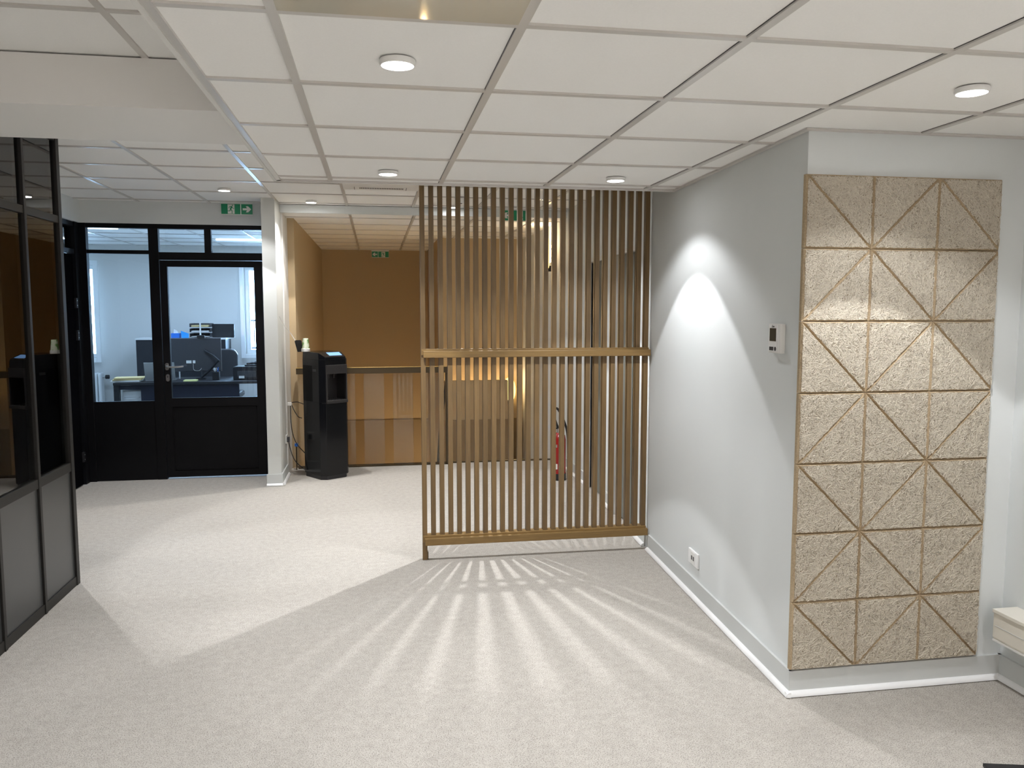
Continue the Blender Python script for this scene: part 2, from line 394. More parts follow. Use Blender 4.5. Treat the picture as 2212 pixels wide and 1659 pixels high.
# perimeter angle along the skewed wall
pa = MB()
pa.prism([(wx(2.98)-.022, 2.958), (wx(4.6)-.022, 4.6), (wx(4.6), 4.6), (wx(2.98), 2.98)], ZM-.0015, ZM+.006)
pa.prism([(wx(2.98)-.022, 2.958), (2.67, 2.958), (2.67, 2.98), (wx(2.98), 2.98)], ZM-.0015, ZM+.006)
struct(pa.build('trim_3', M['tbar']), 'metal angle where the low ceiling meets the wall', 'trim')
fa = MB(); fa.box(-.535, -.5195, YB, 4.613, ZM-.004, ZA); fa.box(-.535, 1.79, 4.6, 4.613, ZM-.004, ZA)
struct(fa.build('trim_4', M['wall_white']), 'white fascia around the edge of the low ceiling', 'trim')
AX = [-.872-.622*k for k in range(0, 6)]+[-.25, .37, .99, 1.60]
AY = [5.335+.605*k for k in range(0, 5)]+[2.93, 2.33, 1.72, 1.1, .5]
tiled_ceiling('ceiling_high', 'higher suspended tile ceiling over the passage', -4.4, 2.2, YB, 7.9, ZA, AX, AY, [], ZA+.12)
tiled_ceiling('ceiling_stair', 'tile ceiling of the stair hall', -.87, 2.0, 7.9, 12.7, ZB, [-.225, .385, .99, 1.60], [7.9+.3+.6*k for k in range(9)], [], ZA+.12)
tiled_ceiling('ceiling_office', 'tile ceiling of the office', -4.4, -.87, 8.0, 12.4, ZB, [-1.5, -2.1, -2.7, -3.3, -3.9], [8.5+.6*k for k in range(8)], [], ZA+.12)
struct(MB().box(-.868, 1.9, 7.88, 7.91, 2.507, ZA).build('trim_5', M['wall']), 'grey drop strip between the two ceilings', 'trim')
struct(MB().box(-4.3, -.535, 3.43, 4.10, 2.39, ZA).build('trim_6', M['beam']), 'boxed beam across the left ceiling', 'beam')
# glossy replaced ceiling panel
tag(MB().box(-.2175, .3575, 1.43, 2.0165, ZM-.001, ZM+.0068).build('ceiling_panel', M['glossy_tile']), 'glossy beige panel set in the low ceiling at the top of the view', 'ceiling panel')

# ------------------------------------------------------------------ baseboards
def base_run(name, pts, h=.108, label='', ext=(0, 0)):
    """pts: polyline with the room on its left-hand side; board + quarter round"""
    o = None; mb = MB(); q = MB()
    for (xa, ya), (xb, yb) in zip(pts, pts[1:]):
        d = Vector((xb-xa, yb-ya)); L = d.length; d /= L; n = Vector((-d.y, d.x))
        def quad(mbx, t0, t1, z0, z1, e=0):
            A = Vector((xa, ya))-d*(e+ext[0]*.012/.032); B = Vector((xb, yb))+d*(e+ext[1]*.012/.032)
            p = [A+n*t0, B+n*t0, B+n*t1, A+n*t1]; mbx.prism([(v.x, v.y) for v in p], z0, z1)
        quad(mb, -.002, .012, 0, h, .0112 if len(pts) > 2 else 0)
        prof = [(0.010, 0)]+[(0.012+.020*math.cos(a), .020*math.sin(a)+.004) for a in [R(k*15) for k in range(7)]]+[(0.010, .024)]
        A = Vector((xa, ya)); B = Vector((xb, yb)); m = len(prof); vs = []
        for Pp, e in ((A-d*((.012 if len(pts) > 2 else 0)+ext[0]), 0), (B+d*((.012 if len(pts) > 2 else 0)+ext[1]), 0)):
            for tt, z in prof: vs.append((Pp.x+n.x*tt, Pp.y+n.y*tt, z))
        q.add(vs, [tuple(range(m))[::-1], tuple(range(m, 2*m))]+[(i, (i+1) % m, (i+1) % m+m, i+m) for i in range(m)])
    o = struct(mb.build(name, M['board']), label, 'baseboard')
    q.build('quarter_round', M['white_gloss'], o, smooth=True)
    return o
base_run('baseboard_right', [(wx(2.98), 2.98), (wx(5.01), 5.01)], label='grey baseboard with white quarter round along the skewed wall', ext=(.030, 0))
base_run('baseboard_passage', [(wx(5.10), 5.10), (wx(5.40), 5.40)], label='short baseboard just behind the lattice')
base_run('baseboard_doors', [(wx(6.0), 6.0), (wx(6.41), 6.41)], label='short baseboard between the two doorways')
base_run('baseboard_landing', [(wx(6.96), 6.96), (wx(8.28), 8.28)], label='baseboard behind the fire extinguisher')
base_run('baseboard_panel', [(2.67, 2.98), (wx(2.98), 2.98)], label='grey baseboard below the wood wool tiles', ext=(0, .030))
base_run('baseboard_side', [(2.67, YB), (2.67, 2.98)], label='grey baseboard on the right side wall')
base_run('baseboard_column', [(-.868, 7.95), (-.868, 7.47), (-.985, 7.47)], label='grey baseboard around the column')

# ------------------------------------------------------------------ downlights
def spot(name, parent, watt, deg, blend, z=-.02, col=(1, .955, .88), rad=.011):
    l = bpy.data.lights.new(name, 'SPOT'); l.energy = watt; l.spot_size = R(deg); l.spot_blend = blend
    l.color = col; l.shadow_soft_size = rad
    o = bpy.data.objects.new(name, l); C.objects.link(o); o.parent = parent; o.location = (0, 0, z); return o
def downlight(x, y, z, label, k=1.0, col=(.97, .975, 1)):
    t = thing('ceiling_downlight', label, 'ceiling light', (x, y, z), 0, 'round recessed downlights')
    MB().lathe([(.040, .003), (.050, .003), (.0515, -.004), (.049, -.0125), (.046, -.0135), (.0455, -.006), (.040, -.006)], n=40).build('trim_ring', M['white'], t, smooth=True)
    MB().cyl((0, 0, -.0125), .0452, .005, 40).build('diffuser', M['lens'], t)
    spot('beam_lamp', t, SPOT_IN*k, 88, .09, col=col); spot('wash_lamp', t, SPOT_OUT*k, 124, .30, col=col)
    l = bpy.data.lights.new('flood_lamp', 'AREA'); l.shape = 'DISK'; l.size = .085; l.energy = FLOOD*k; l.color = col
    o = bpy.data.objects.new('flood_lamp', l); C.objects.link(o); o.parent = t; o.location = (0, 0, -.0165)
    return t
LOW, HI = ZM, ZA
downlight(.072, 2.362, LOW, 'nearest round downlight, in the low ceiling left of centre', .62)
downlight(.074, 4.227, LOW, 'round downlight near the back edge of the low ceiling, left of the lattice', 1.1)
downlight(1.280, 4.227, LOW, 'round downlight in front of the lattice near the grey wall', .72)
downlight(1.882, 2.346, LOW, 'round downlight in front of the wood wool tiles', .68)
downlight(.072, .50, LOW, 'downlight above the viewpoint')
downlight(1.882, .50, LOW, 'downlight behind the viewpoint on the right')
for xx, yy, zz, lab in ((.072, -1.4, LOW, 'downlight behind the viewpoint, left of the room axis'), (1.882, -1.4, LOW, 'downlight behind the viewpoint near the right wall'),
                        (.072, -2.9, LOW, 'downlight beside the left rear window'), (1.882, -2.9, LOW, 'downlight beside the right rear window'),
                        (-1.15, 0.1, HI, 'second downlight in the left ceiling, behind the viewpoint'), (-1.15, -1.8, HI, 'rearmost downlight in the left ceiling'),
                        (-2.2, 5.75, HI, 'downlight in the passage hidden behind the near glass partition')):
    downlight(xx, yy, zz, lab)
downlight(-1.204, 6.971, HI, 'round downlight above the office door near the exit sign', .9)
downlight(-.561, 7.604, HI, 'round downlight above the water cooler', .9, (1, .97, .95))
downlight(.737, 7.746, HI, 'round downlight seen between the lattice slats by the stair', .55)
downlight(.715, 5.57, HI, 'downlight just behind the top of the lattice', 2.1)
downlight(-1.15, 2.0, HI, 'downlight in the left ceiling', .7)

# ------------------------------------------------------------------ wooden lattice
lat = thing('wooden_lattice', 'tall oak slat lattice screen with two horizontal rails beside the grey wall', 'screen', (.277, 5.07, 0))
N = 27; pitch = (1.765-.277-.030)/(N-1)
rng = random.Random(3)
for i in range(N):
    x = i*pitch
    z0 = 0.0 if i == 0 else .150
    o = MB().box(x, x+.030, -.020, .020, z0, ZA-.002).build('slat', M['oak'], lat, bevel=.0015)
    # one mesh per slat so the grain differs
W = 1.765-.277
MB().box(.012, W+.004, -.062, -.0345, .104, .150).build('front_rail', M['oakh'], lat, bevel=.003)
MB().box(.002, W, -.034, .034, .118, .162).build('back_rail', M['oakh'], lat, bevel=.003)
MB().box(.012, W+.004, -.062, -.0345, 1.303, 1.345).build('front_rail', M['oakh'], lat, bevel=.003)
MB().box(.002, W, -.034, -.0205, 1.318, 1.356).build('back_rail', M['oakh'], lat, bevel=.002)
MB().box(.002, W, .0205, .034, 1.318, 1.356).build('back_rail', M['oakh'], lat, bevel=.002)
MB().box(.030, .036, -.012, .022, 0, .05).build('floor_bracket', M['bronze'], lat)

# ------------------------------------------------------------------ wood wool tiles (42 triangles)
S = .2905
def tri_mesh(kind, seed):
    """kind: corner index of the right angle in a unit square. local x right, z up, thickness along -y"""
    g = .0008; sq = [(g, g), (S-g, g), (S-g, S-g), (g, S-g)]
    pts = {0: [sq[0], sq[1], sq[3]], 1: [sq[0], sq[1], sq[2]], 2: [sq[1], sq[2], sq[3]], 3: [sq[0], sq[2], sq[3]]}[kind]
    P = [Vector(p) for p in pts]
    # inset for chamfer
    def inset(dd):
        out = []
        n = 3
        for i in range(3):
            a, b, c = P[i-1], P[i], P[(i+1) % 3]
            e1 = (b-a).normalized(); e2 = (c-b).normalized()
            n1 = Vector((-e1.y, e1.x)); n2 = Vector((-e2.y, e2.x))
            k = dd/(1+n1.dot(n2)); out.append(b+(n1+n2)*k)
        return out
    I = inset(.0058); th = .025; ch = .0085
    mb = MB()
    vs = [(p.x, 0, p.y) for p in P]+[(p.x, -(th-ch), p.y) for p in P]+[(p.x, -th, p.y) for p in I]
    mb.add(vs, [(0, 1, 2)], 0)
    mb.add(vs, [(i, (i+1) % 3, (i+1) % 3+3, i+3) for i in range(3)]+[(i+3, (i+1) % 3+3, (i+1) % 3+6, i+6) for i in range(3)], 1)
    mb.add(vs, [(6, 7, 8)], 0)
    rg = random.Random(seed); I2 = inset(.0045)
    def inside(p):
        for i in range(3):
            a, b = I2[i], I2[(i+1) % 3]
            if (b.x-a.x)*(p.y-a.y)-(b.y-a.y)*(p.x-a.x) < 0: return False
        return True
    cnt = 0; xs = [p.x for p in P]; zs = [p.y for p in P]
    while cnt < 2600:
        p = Vector((rg.uniform(min(xs), max(xs)), rg.uniform(min(zs), max(zs)))); 
        if not inside(p): continue
        an = rg.uniform(0, 2*math.pi); cv = rg.uniform(-26, 26); step = rg.uniform(.004, .009); wd = rg.uniform(.0006, .00115)
        h0 = rg.uniform(-.0004, .0028); tw = rg.uniform(-.0009, .0009)
        line = []; q = p.copy()
        for k in range(5):
            if not inside(q): break
            line.append((q.copy(), an)); an += cv*step; q = q+Vector((math.cos(an), math.sin(an)))*step
        if len(line) < 2: continue
        vv = []
        for k, (q, a) in enumerate(line):
            nx, nz = -math.sin(a), math.cos(a); y = -(th+h0+.0007*math.sin(k*1.7+h0*3000))
            vv += [(q.x+nx*wd, y-tw, q.y+nz*wd), (q.x-nx*wd, y+tw, q.y-nz*wd)]
        mb.add(vv, [(2*k, 2*k+1, 2*k+3, 2*k+2) for k in range(len(line)-1)], 2); cnt += 1
    me = bpy.data.meshes.new('wood_wool_tile'); me.from_pydata(mb.v, [], mb.f)
    for m in (M['wool'], M['wool_edge'], M['fibre']): me.materials.append(m)
    for pl, mi in zip(me.polygons, mb.m): pl.material_index = mi
    return me
TM = {k: [tri_mesh(k, 11*k+j) for j in range(2)] for k in range(4)}
ordn = ['top', 'second', 'third', 'fourth', 'fifth', 'sixth', 'bottom']; coln = ['left', 'middle', 'right']
X0, Z1 = 1.668, 2.133; S2 = .2895; SZ = .2880
for r in range(7):
    for c in range(3):
        kinds = (0, 2) if (r+c) % 2 == 0 else (1, 3)     # '\' squares: lower-left + upper-right
        for kd in kinds:
            o = bpy.data.objects.new('wood_wool_tile', TM[kd][(r*3+c+kd) % 2]); C.objects.link(o)
            o.location = (X0+c*S2, 2.979, Z1-(r+1)*SZ); o.scale = (S2/S, 1, SZ/S)
            half = {0: 'lower left', 2: 'upper right', 1: 'lower right', 3: 'upper left'}[kd]
            tag(o, 'triangular wood wool tile, %s half of the %s square in the %s row' % (half, coln[c], ordn[r]), 'acoustic tile', 'triangular wood wool wall tiles')

# ------------------------------------------------------------------ thermostat, socket
ang = math.atan2(wx(5.07)-wx(2.98), 2.09)
def on_wall(name, label, cat, y, z):
    t = thing(name, label, cat, (wx(y), y, z), -ang)      # local -x points into the room, local y along the wall
    return t
th = on_wall('thermostat', 'white wall thermostat with dark display beside the wood wool tiles', 'thermostat', 3.175, 1.482)
MB().box(-.024, 0, -.052, .060, -.062, .062).build('housing', M['white'], th, bevel=.003)
MB().box(-.0265, -.0235, -.026, .052, -.056, .058).build('faceplate', M['white_gloss'], th, bevel=.0015)
MB().box(-.0275, -.026, -.018, .042, -.012, .043).build('display', M['lcd'], th)
MB().box(-.0275, -.026, .004, .044, -.052, -.036).build('button', M['grey_dark'], th, bevel=.001)['label'] = 'grey rectangular button'
MB().cyl((-.0275, -.013, -.044), .009, .002, 20, 'x').build('button', M['grey_dark'], th)
def text(body, size, matr, parent, loc, rot, name='lettering', ext=.0003, shear=0):
    cu = bpy.data.curves.new(name, 'FONT'); cu.body = body; cu.size = size; cu.extrude = ext; cu.align_x = 'CENTER'; cu.align_y = 'CENTER'; cu.shear = shear
    cu.materials.append(matr); tmp = bpy.data.objects.new(name, cu); C.objects.link(tmp); bpy.context.view_layer.update()
    me = bpy.data.meshes.new_from_object(tmp.evaluated_get(bpy.context.evaluated_depsgraph_get())); bpy.data.objects.remove(tmp); o = bpy.data.objects.new(name, me); C.objects.link(o); o.parent = parent; o.location = loc; o.rotation_euler = rot; return o
text('Zuw', .014, M['grey_dark'], th, (-.0270, .013, .0505), (R(90), 0, R(-90)), shear=.3)
so = on_wall('power_socket', 'white double power socket low on the grey wall', 'socket', 4.145, .220)
MB().box(-.012, 0, -.075, .075, -.041, .041).build('cover_plate', M['white_gloss'], so, bevel=.003)
MB().box(-.014, -.011, -.030, .030, -.034, .034).build('insert', M['white'], so, bevel=.001)
for yy in (-.016, .012):
    MB().box(-.0148, -.0135, yy-.008, yy+.008, -.012, .012).build('outlet', M['grey_dark'], so)

# ------------------------------------------------------------------ electric heater trunking on the right wall, black foot
ht = thing('wall_heater', 'long cream skirting heater mounted low on the right side wall', 'heater', (2.67, 2.90, .215))
MB().prism([(0, 0), (-.105, 0), (-.112, .010), (-.112, .115), (-.120, .118), (-.120, .133), (0, .133)], -2.2, 0, axis='y').build('casing', M['cream'], ht, bevel=.002)
MB().box(-.1135, -.111, -2.19, -.01, .060, .063).build('groove', M['board'], ht)
MB().box(-.112, -.104, -2.2, 0, -.006, .001).build('bottom_lip', M['white'], ht)
tag(MB().prism([(2.088, 2.378), (2.03, 2.20), (2.20, 2.15), (2.26, 2.335)], 0, .012).build('floor_bracket', M['black_matt'], bevel=.002), 'small black flat foot on the carpet at the bottom right edge', 'bracket')

# ------------------------------------------------------------------ left glass partition (black frame)
lp = thing('glass_partition', 'near black framed glass partition at the left edge with dark lower panels', 'partition', (-1.74, 4.955, 0))
ys = [0, -.472, -.944, -1.416, -1.888, -2.36, -3.304, -4.25, -5.6, -7.0, -8.5]
MB().box(-.03, .0, -8.5, 0, 0, .055).build('bottom_rail', M['frame'], lp, bevel=.002)
MB().box(-.03, .0, -8.5, 0, .675, .725).build('middle_rail', M['frame'], lp, bevel=.002)
MB().box(-.03, .0, -8.5, 0, 2.085, 2.125).build('transom', M['frame'], lp, bevel=.002)
MB().box(-.03, .0, -8.5, 0, 2.535, 2.58).build('top_rail', M['frame'], lp, bevel=.002)
for k, y in enumerate(ys):
    wv = .045 if k == 0 else .028
    MB().box(-.035, .004, y-wv, y, 0, ZA).build('mullion', M['frame'], lp, bevel=.002)
for a, b in zip(ys, ys[1:]):
    MB().box(-.022, -.008, b, a-.028, .055, .675).build('lower_panel', M['gun'], lp)
    MB().box(-.018, -.012, b, a-.028, .725, 2.085).build('glass_pane', M['glass_dark'], lp)
    MB().box(-.018, -.012, b, a-.028, 2.125, 2.535).build('glass_pane', M['glass_dark'], lp)
rp = thing('glass_partition', 'black return partition at the corner beyond the near glass partition', 'partition', (-1.775, 4.95, 0))
MB().box(-.93, 0, 0, .04, 0, 2.58).build('panel', M['frame'], rp)
sl = thing('side_partition', 'black framed side partition with hinges left of the office glazing', 'partition', (-2.65, 7.90, 0))
MB().box(-.05, 0, -2.85, 0, 2.345, 2.385).build('top_rail', M['black'], sl)
MB().box(-.05, 0, -2.85, 0, 2.10, 2.14).build('transom', M['black'], sl)
MB().box(-.06, .01, -.09, 0, 0, 2.385).build('mullion', M['black'], sl)
MB().box(-.06, .01, -1.10, -1.04, 0, 2.385).build('mullion', M['black'], sl)
MB().box(-.028, -.022, -2.85, -.09, 2.14, 2.345).build('glass_pane', M['glass'], sl)
dl = MB().box(-.045, -.005, -1.04, -.125, .01, 2.09).build('door_leaf', M['leaf_black'], sl)
MB().box(-.045, -.005, -2.85, -1.10, 0, 2.10).build('panel', M['black'], sl)
for z in (1.66, 1.37, .26):
    h = MB().box(-.004, .014, -.135, -.095, z-.045, z+.045).build('hinge', M['black_matt'], sl, bevel=.002)
    for dz in (-.022, .022): MB().cyl((.014, -.115, z+dz), .0055, .002, 12, 'x').build('screw', M['steel'], h)

# ------------------------------------------------------------------ office glazing with door
og = thing('office_glazing', 'black framed office front with transom panes and a fixed glazed panel', 'partition', (-2.65, 7.95, 0))
x = lambda v: v+2.65
MB().box(x(-2.65), x(-.99), -.03, .03, 2.345, 2.388).build('top_rail', M['black'], og, bevel=.003)
MB().box(x(-2.65), x(-2.582), -.04, .03, 0, 2.388).build('mullion', M['black'], og, bevel=.003)
MB().box(x(-2.052), x(-1.965), -.03, .03, 0, 2.345).build('mullion', M['black'], og, bevel=.003)
MB().box(x(-1.56), x(-1.50), -.03, .03, 2.12, 2.345).build('mullion', M['black'], og, bevel=.003)
MB().box(x(-1.045), x(-.985), -.03, .03, 0, 2.345).build('mullion', M['black'], og, bevel=.003)
MB().box(x(-2.582), x(-2.052), -.03, .03, 2.112, 2.145).build('transom', M['black'], og, bevel=.003)
MB().box(x(-1.965), x(-1.045), -.03, .03, 2.06, 2.13).build('transom', M['black'], og, bevel=.003)
MB().box(x(-2.582), x(-2.052), -.02, .02, 0, .748).build('lower_panel', M['black'], og)
for a, b, z0, z1 in ((-2.582, -2.052, .748, 2.112), (-2.582, -2.052, 2.145, 2.345), (-1.965, -1.56, 2.13, 2.345), (-1.50, -1.045, 2.13, 2.345)):
    MB().box(x(a), x(b), -.003, .003, z0, z1).build('glass_pane', M['glass'], og)
od = struct(MB().box(-1.125, -1.050, 7.925, 7.965, .018, 2.055).build('door_3', M['black']), 'black glazed office door with steel lever handle', 'door')
df = MB(); df.box(-1.962, -1.898, 7.925, 7.965, .018, 2.055); df.box(-1.898, -1.125, 7.925, 7.965, 1.998, 2.055); df.box(-1.898, -1.125, 7.925, 7.965, .69, .772); df.box(-1.898, -1.125, 7.925, 7.965, .018, .075)
df.build('door_frame', M['black'], od)
MB().box(-1.898, -1.125, 7.942, 7.948, .772, 1.998).build('glass_pane', M['glass'], od)
MB().box(-1.898, -1.125, 7.935, 7.955, .075, .69).build('lower_panel', M['black'], od)
bd = MB(); bd.box(-1.888, -1.135, 7.928, 7.936, .085, .093); bd.box(-1.888, -1.135, 7.928, 7.936, .672, .68); bd.box(-1.888, -1.880, 7.928, 7.936, .085, .68); bd.box(-1.143, -1.135, 7.928, 7.936, .085, .68)
bd.build('panel_bead', M['black'], od)
hp = MB()
def oval(mb, cx, cz, rx, rz, y0, y1):
    n = 24; mb.prism([(cx+rx*math.cos(2*math.pi*i/n), cz+(rz-rx)*(1 if math.sin(2*math.pi*i/n) > 0 else -1)+rx*math.sin(2*math.pi*i/n)) for i in range(n)], y0, y1, axis='y')
oval(hp, -1.930, 1.070, .016, .034, 7.915, 7.925); hd = hp.build('door_handle', M['steel'], od)
MB().tube(curve([(-1.930, 7.915, 1.072), (-1.930, 7.885, 1.072), (-1.905, 7.872, 1.070), (-1.84, 7.870, 1.068), (-1.775, 7.875, 1.074)]), [.009]*9+[.008]*24, 10).build('lever', M['steel'], hd, smooth=True)
lk = MB(); oval(lk, -1.926, .965, .016, .034, 7.915, 7.925); lo = lk.build('lock_plate', M['steel'], od)
MB().cyl((-1.926, 7.909, .975), .008, .008, 16, 'y').build('keyhole', M['grey_dark'], lo)

# ------------------------------------------------------------------ glass balustrade
gb = thing('glass_balustrade', 'glass balustrade of separate panes under a dark bronze rail by the stairwell', 'balustrade', (0, 8.25, 0))
MB().box(-.79, .722, -.03, .03, .958, 1.018).build('top_rail', M['bronze'], gb, bevel=.003)
MB().box(-.79, .722, -.032, .032, 1.018, 1.024).build('rail_cap', M['brass'], gb)
for a, b in ((-.775, -.60), (-.515, -.216), (-.129, .075), (.165, .367), (.452, .690)):
    MB().box(a, b, -.005, .005, .012, .958).build('glass_pane', M['glass_rail'], gb, bevel=.001)
MB().box(-.79, .722, -.02, .02, 0, .012).build('bottom_channel', M['bronze'], gb)
MB().box(.70, .722, -.02, .02, 0, .96).build('end_post', M['bronze'], gb)
hr = thing('handrail', 'black stair handrail curving down behind the end of the balustrade', 'handrail', (.745, 8.36, 0))
MB().tube(curve([(-.005, 0, .965), (-.01, .12, .85), (-.03, .26, .62), (-.05, .5, .30), (-.06, .9, -.3)]), .016, 10).build('rail', M['black_matt'], hr, smooth=True)
MB().box(-.012, .008, .10, .12, -.9, .84).build('baluster', M['black_matt'], hr)

# ------------------------------------------------------------------ sconces
def sconce(loc, rz, label, watt):
    t = thing('wall_sconce', label, 'wall light', loc, rz, 'oval brass wall lights')
    # local: wall at y=0, lamp comes out along -y. oval shell
    mb = MB(); n = 14; m = 12; vs = []
    for i in range(n+1):
        v = -1+2*i/n; wz = .17*v; half = .085*math.sqrt(max(0, 1-v*v))
        for j in range(m+1):
            u = -1+2*j/m; vs.append((half*u, -.055-.035*(1-u*u)*(1-v*v), wz))
    fs = [(i*(m+1)+j, i*(m+1)+j+1, (i+1)*(m+1)+j+1, (i+1)*(m+1)+j) for i in range(n) for j in range(m)]
    mb.add(vs, fs); sh = mb.build('shade', M['glow_shade'], t, smooth=True)
    so2 = sh.modifiers.new('solid', 'SOLIDIFY'); so2.thickness = .003
    MB().box(-.02, .02, -.03, 0, -.06, .06).build('bracket', M['bronze'], t, bevel=.004)
    MB().prism([(-.03, -.13), (.03, -.13), (.012, -.19), (-.012, -.19)], -.07, -.0, axis='y').build('base_tip', M['black_matt'], t)
    MB().lathe([(.0, -.10), (.022, -.09), (.028, 0), (.022, .09), (.0, .10)], (0, -.040, 0), 16).build('bulb', M['warm'], t, smooth=True)
    l = bpy.data.lights.new('sconce_lamp', 'POINT'); l.energy = watt; l.color = (1, .76, .46); l.shadow_soft_size = .03
    o = bpy.data.objects.new('sconce_lamp', l); C.objects.link(o); o.parent = t; o.location = (0, -.10, .12)
    return t
sconce((1.70, 9.86+.44, .56), 0, 'lower glowing oval brass wall light in the stairwell', 1.3)
sconce((.80, 11.5, -1.0), R(-90), 'hidden wall light low in the far part of the stairwell', 15.0)  # unseen lamp added to brighten the stair hall from below
sconce((-.55, 8.30, -1.5), R(180), 'hidden wall light low under the landing edge', 10.0)  # second unseen lamp, added as fill for the stairwell walls
sconce((wx(8.50), 8.50, 2.20), R(-90), 'upper glowing wall light high on the passage wall', 4.0)

up = thing('wall_uplight', 'warm uplight glowing behind the low stairwell parapet', 'wall light', (1.22, 10.10, .52))
MB().box(-.30, .30, -.03, .03, -.04, 0).build('housing', M['bronze'], up)
MB().box(-.29, .29, -.02, .02, 0, .004).build('diffuser', M['warm'], up)
l = bpy.data.lights.new('uplight_lamp', 'AREA'); l.shape = 'RECTANGLE'; l.size = .56; l.size_y = .03; l.energy = .9; l.color = (1, .74, .42)
o = bpy.data.objects.new('uplight_lamp', l); C.objects.link(o); o.parent = up; o.location = (0, 0, .006); o.rotation_euler = (R(180), 0, 0)
# bracket that carries the uplight on the parapet
MB().box(-.02, .02, -.12, -.03, -.04, -.02).build('bracket', M['bronze'], up)

# ------------------------------------------------------------------ fire extinguisher
fe = thing('fire_extinguisher', 'red fire extinguisher with black hose standing behind the lattice', 'fire extinguisher', (1.69, 7.30, 0))
MB().lathe([(.0, .0), (.062, .0), (.066, .01), (.066, .065)], n=32).build('base_ring', M['black_matt'], fe, smooth=True)
MB().lathe([(.0, .04), (.063, .05), (.063, .385), (.055, .425), (.030, .450), (.0, .452)], n=32).build('cylinder', M['red'], fe, smooth=True)
MB().lathe([(.0, .445), (.022, .445), (.022, .49), (.0, .49)], n=16).build('valve', M['steel'], fe, smooth=True)
MB().box(-.055, .02, -.010, .010, .485, .498).build('lever', M['black_matt'], fe, bevel=.003)
MB().box(-.055, .01, -.008, .008, .515, .525).build('lever', M['steel'], fe, bevel=.003)
MB().tube(curve([(-.015, 0, .50), (-.05, -.01, .60), (-.045, -.01, .67), (-.02, -.02, .675), (.03, -.03, .58), (.068, -.04, .45), (.075, -.045, .25)]), .011, 10).build('hose', M['black_matt'], fe, smooth=True)
MB().cyl((-.035, -.054, .33), .014, .004, 20, 'y').build('gauge', M['steel'], fe)
MB().box(-.05, -.02, -.056, -.05, .11, .16).build('label_plate', M['sign_white'], fe)

# ------------------------------------------------------------------ exit signs
def exit_sign(name, loc, w_, h_, label, man_first, plate=True, rz=0):
    t = thing(name, label, 'exit sign', loc, rz, 'green exit signs')
    if plate: MB().box(-w_*.52, w_*.52, -.04, .04, -.016, .0).build('mount', M['grey_dark' if False else 'white'], t, bevel=.003)
    Z1_, Z0_ = -.026, -.026-h_
    MB().box(-w_/2, w_/2, -.004, .004, Z0_-.006, -.014).build('backing_panel', M['white'], t, bevel=.001)
    wm, wa = w_*.60, w_*.355; gap = w_-wm-wa
    if man_first: xm0, xa0 = -w_/2+.002, -w_/2+wm+gap-.002
    else: xa0, xm0 = -w_/2+.002, -w_/2+wa+gap-.002
    MB().box(xm0, xm0+wm, -.0065, -.004, Z0_, Z1_).build('green_field', M['green'], t)
    MB().box(xa0, xa0+wa, -.0065, -.004, Z0_, Z1_).build('green_field', M['green'], t)
    # arrow
    s = h_; cx = xa0+wa/2; cz = (Z0_+Z1_)/2; d = 1 if man_first else -1
    A = [(-.40, -.10), (.02, -.10), (-.10, -.30), (.12, -.30), (.42, 0), (.12, .30), (-.10, .30), (.02, .10), (-.40, .10)]
    mb = MB()
    P = [(cx+d*p[0]*s, cz+p[1]*s) for p in A]
    v = [(px, -.0075, pz) for px, pz in P]; mb.add(v, [(0, 1, 7, 8), (1, 4, 7), (1, 2, 3, 4), (7, 4, 5, 6)]); mb.build('arrow', M['sign_white'], t)
    # doorway and running figure
    dx0 = xm0+wm*.34; dx1 = xm0+wm*.70
    if not man_first: dx0, dx1 = xm0+wm*.30, xm0+wm*.66
    MB().box(dx0, dx1, -.0075, -.0064, Z0_+.004, Z1_-.004).build('doorway', M['sign_white'], t)
    fx = (dx0+dx1)/2; g = MB(); sg = d
    def seg(a, b, wd):
        a = Vector(a); b = Vector(b); dd = (b-a).normalized(); n = Vector((-dd.y, dd.x))*wd
        q = [a+n, b+n, b-n, a-n]; g.add([(fx+sg*p.x*h_, -.0085, cz+p.y*h_) for p in q], [(0, 1, 2, 3)])
    n = 14; g.add([(fx+sg*.14*h_+.055*h_*math.cos(2*math.pi*i/n), -.0085, cz+.36*h_+.055*h_*math.sin(2*math.pi*i/n)) for i in range(n)], [tuple(range(n))])
    seg((.08, .27), (-.06, -.02), .07); seg((.04, .27), (-.14, .22), .028); seg((-.14, .22), (-.22, .08), .026)
    seg((.10, .22), (.17, .06), .026); seg((.17, .06), (.30, .06), .024)
    seg((-.06, -.02), (-.12, -.20), .038); seg((-.12, -.20), (-.32, -.19), .030)
    seg((-.04, -.02), (.09, -.18), .040); seg((.09, -.18), (.08, -.44), .032)
    g.build('running_figure', M['green'], t)
    return t
exit_sign('exit_sign', (-1.254+.01, 7.83, ZA+.015), .28, .092, 'green exit sign above the office door, arrow pointing right', True)
exit_sign('exit_sign', (.085, 12.42, ZB), .255, .085, 'small far exit sign on the tan wall, arrow pointing left', False)
exit_sign('exit_sign', (1.345, 7.75, ZA), .26, .095, 'green exit sign partly hidden behind the lattice slats', False)

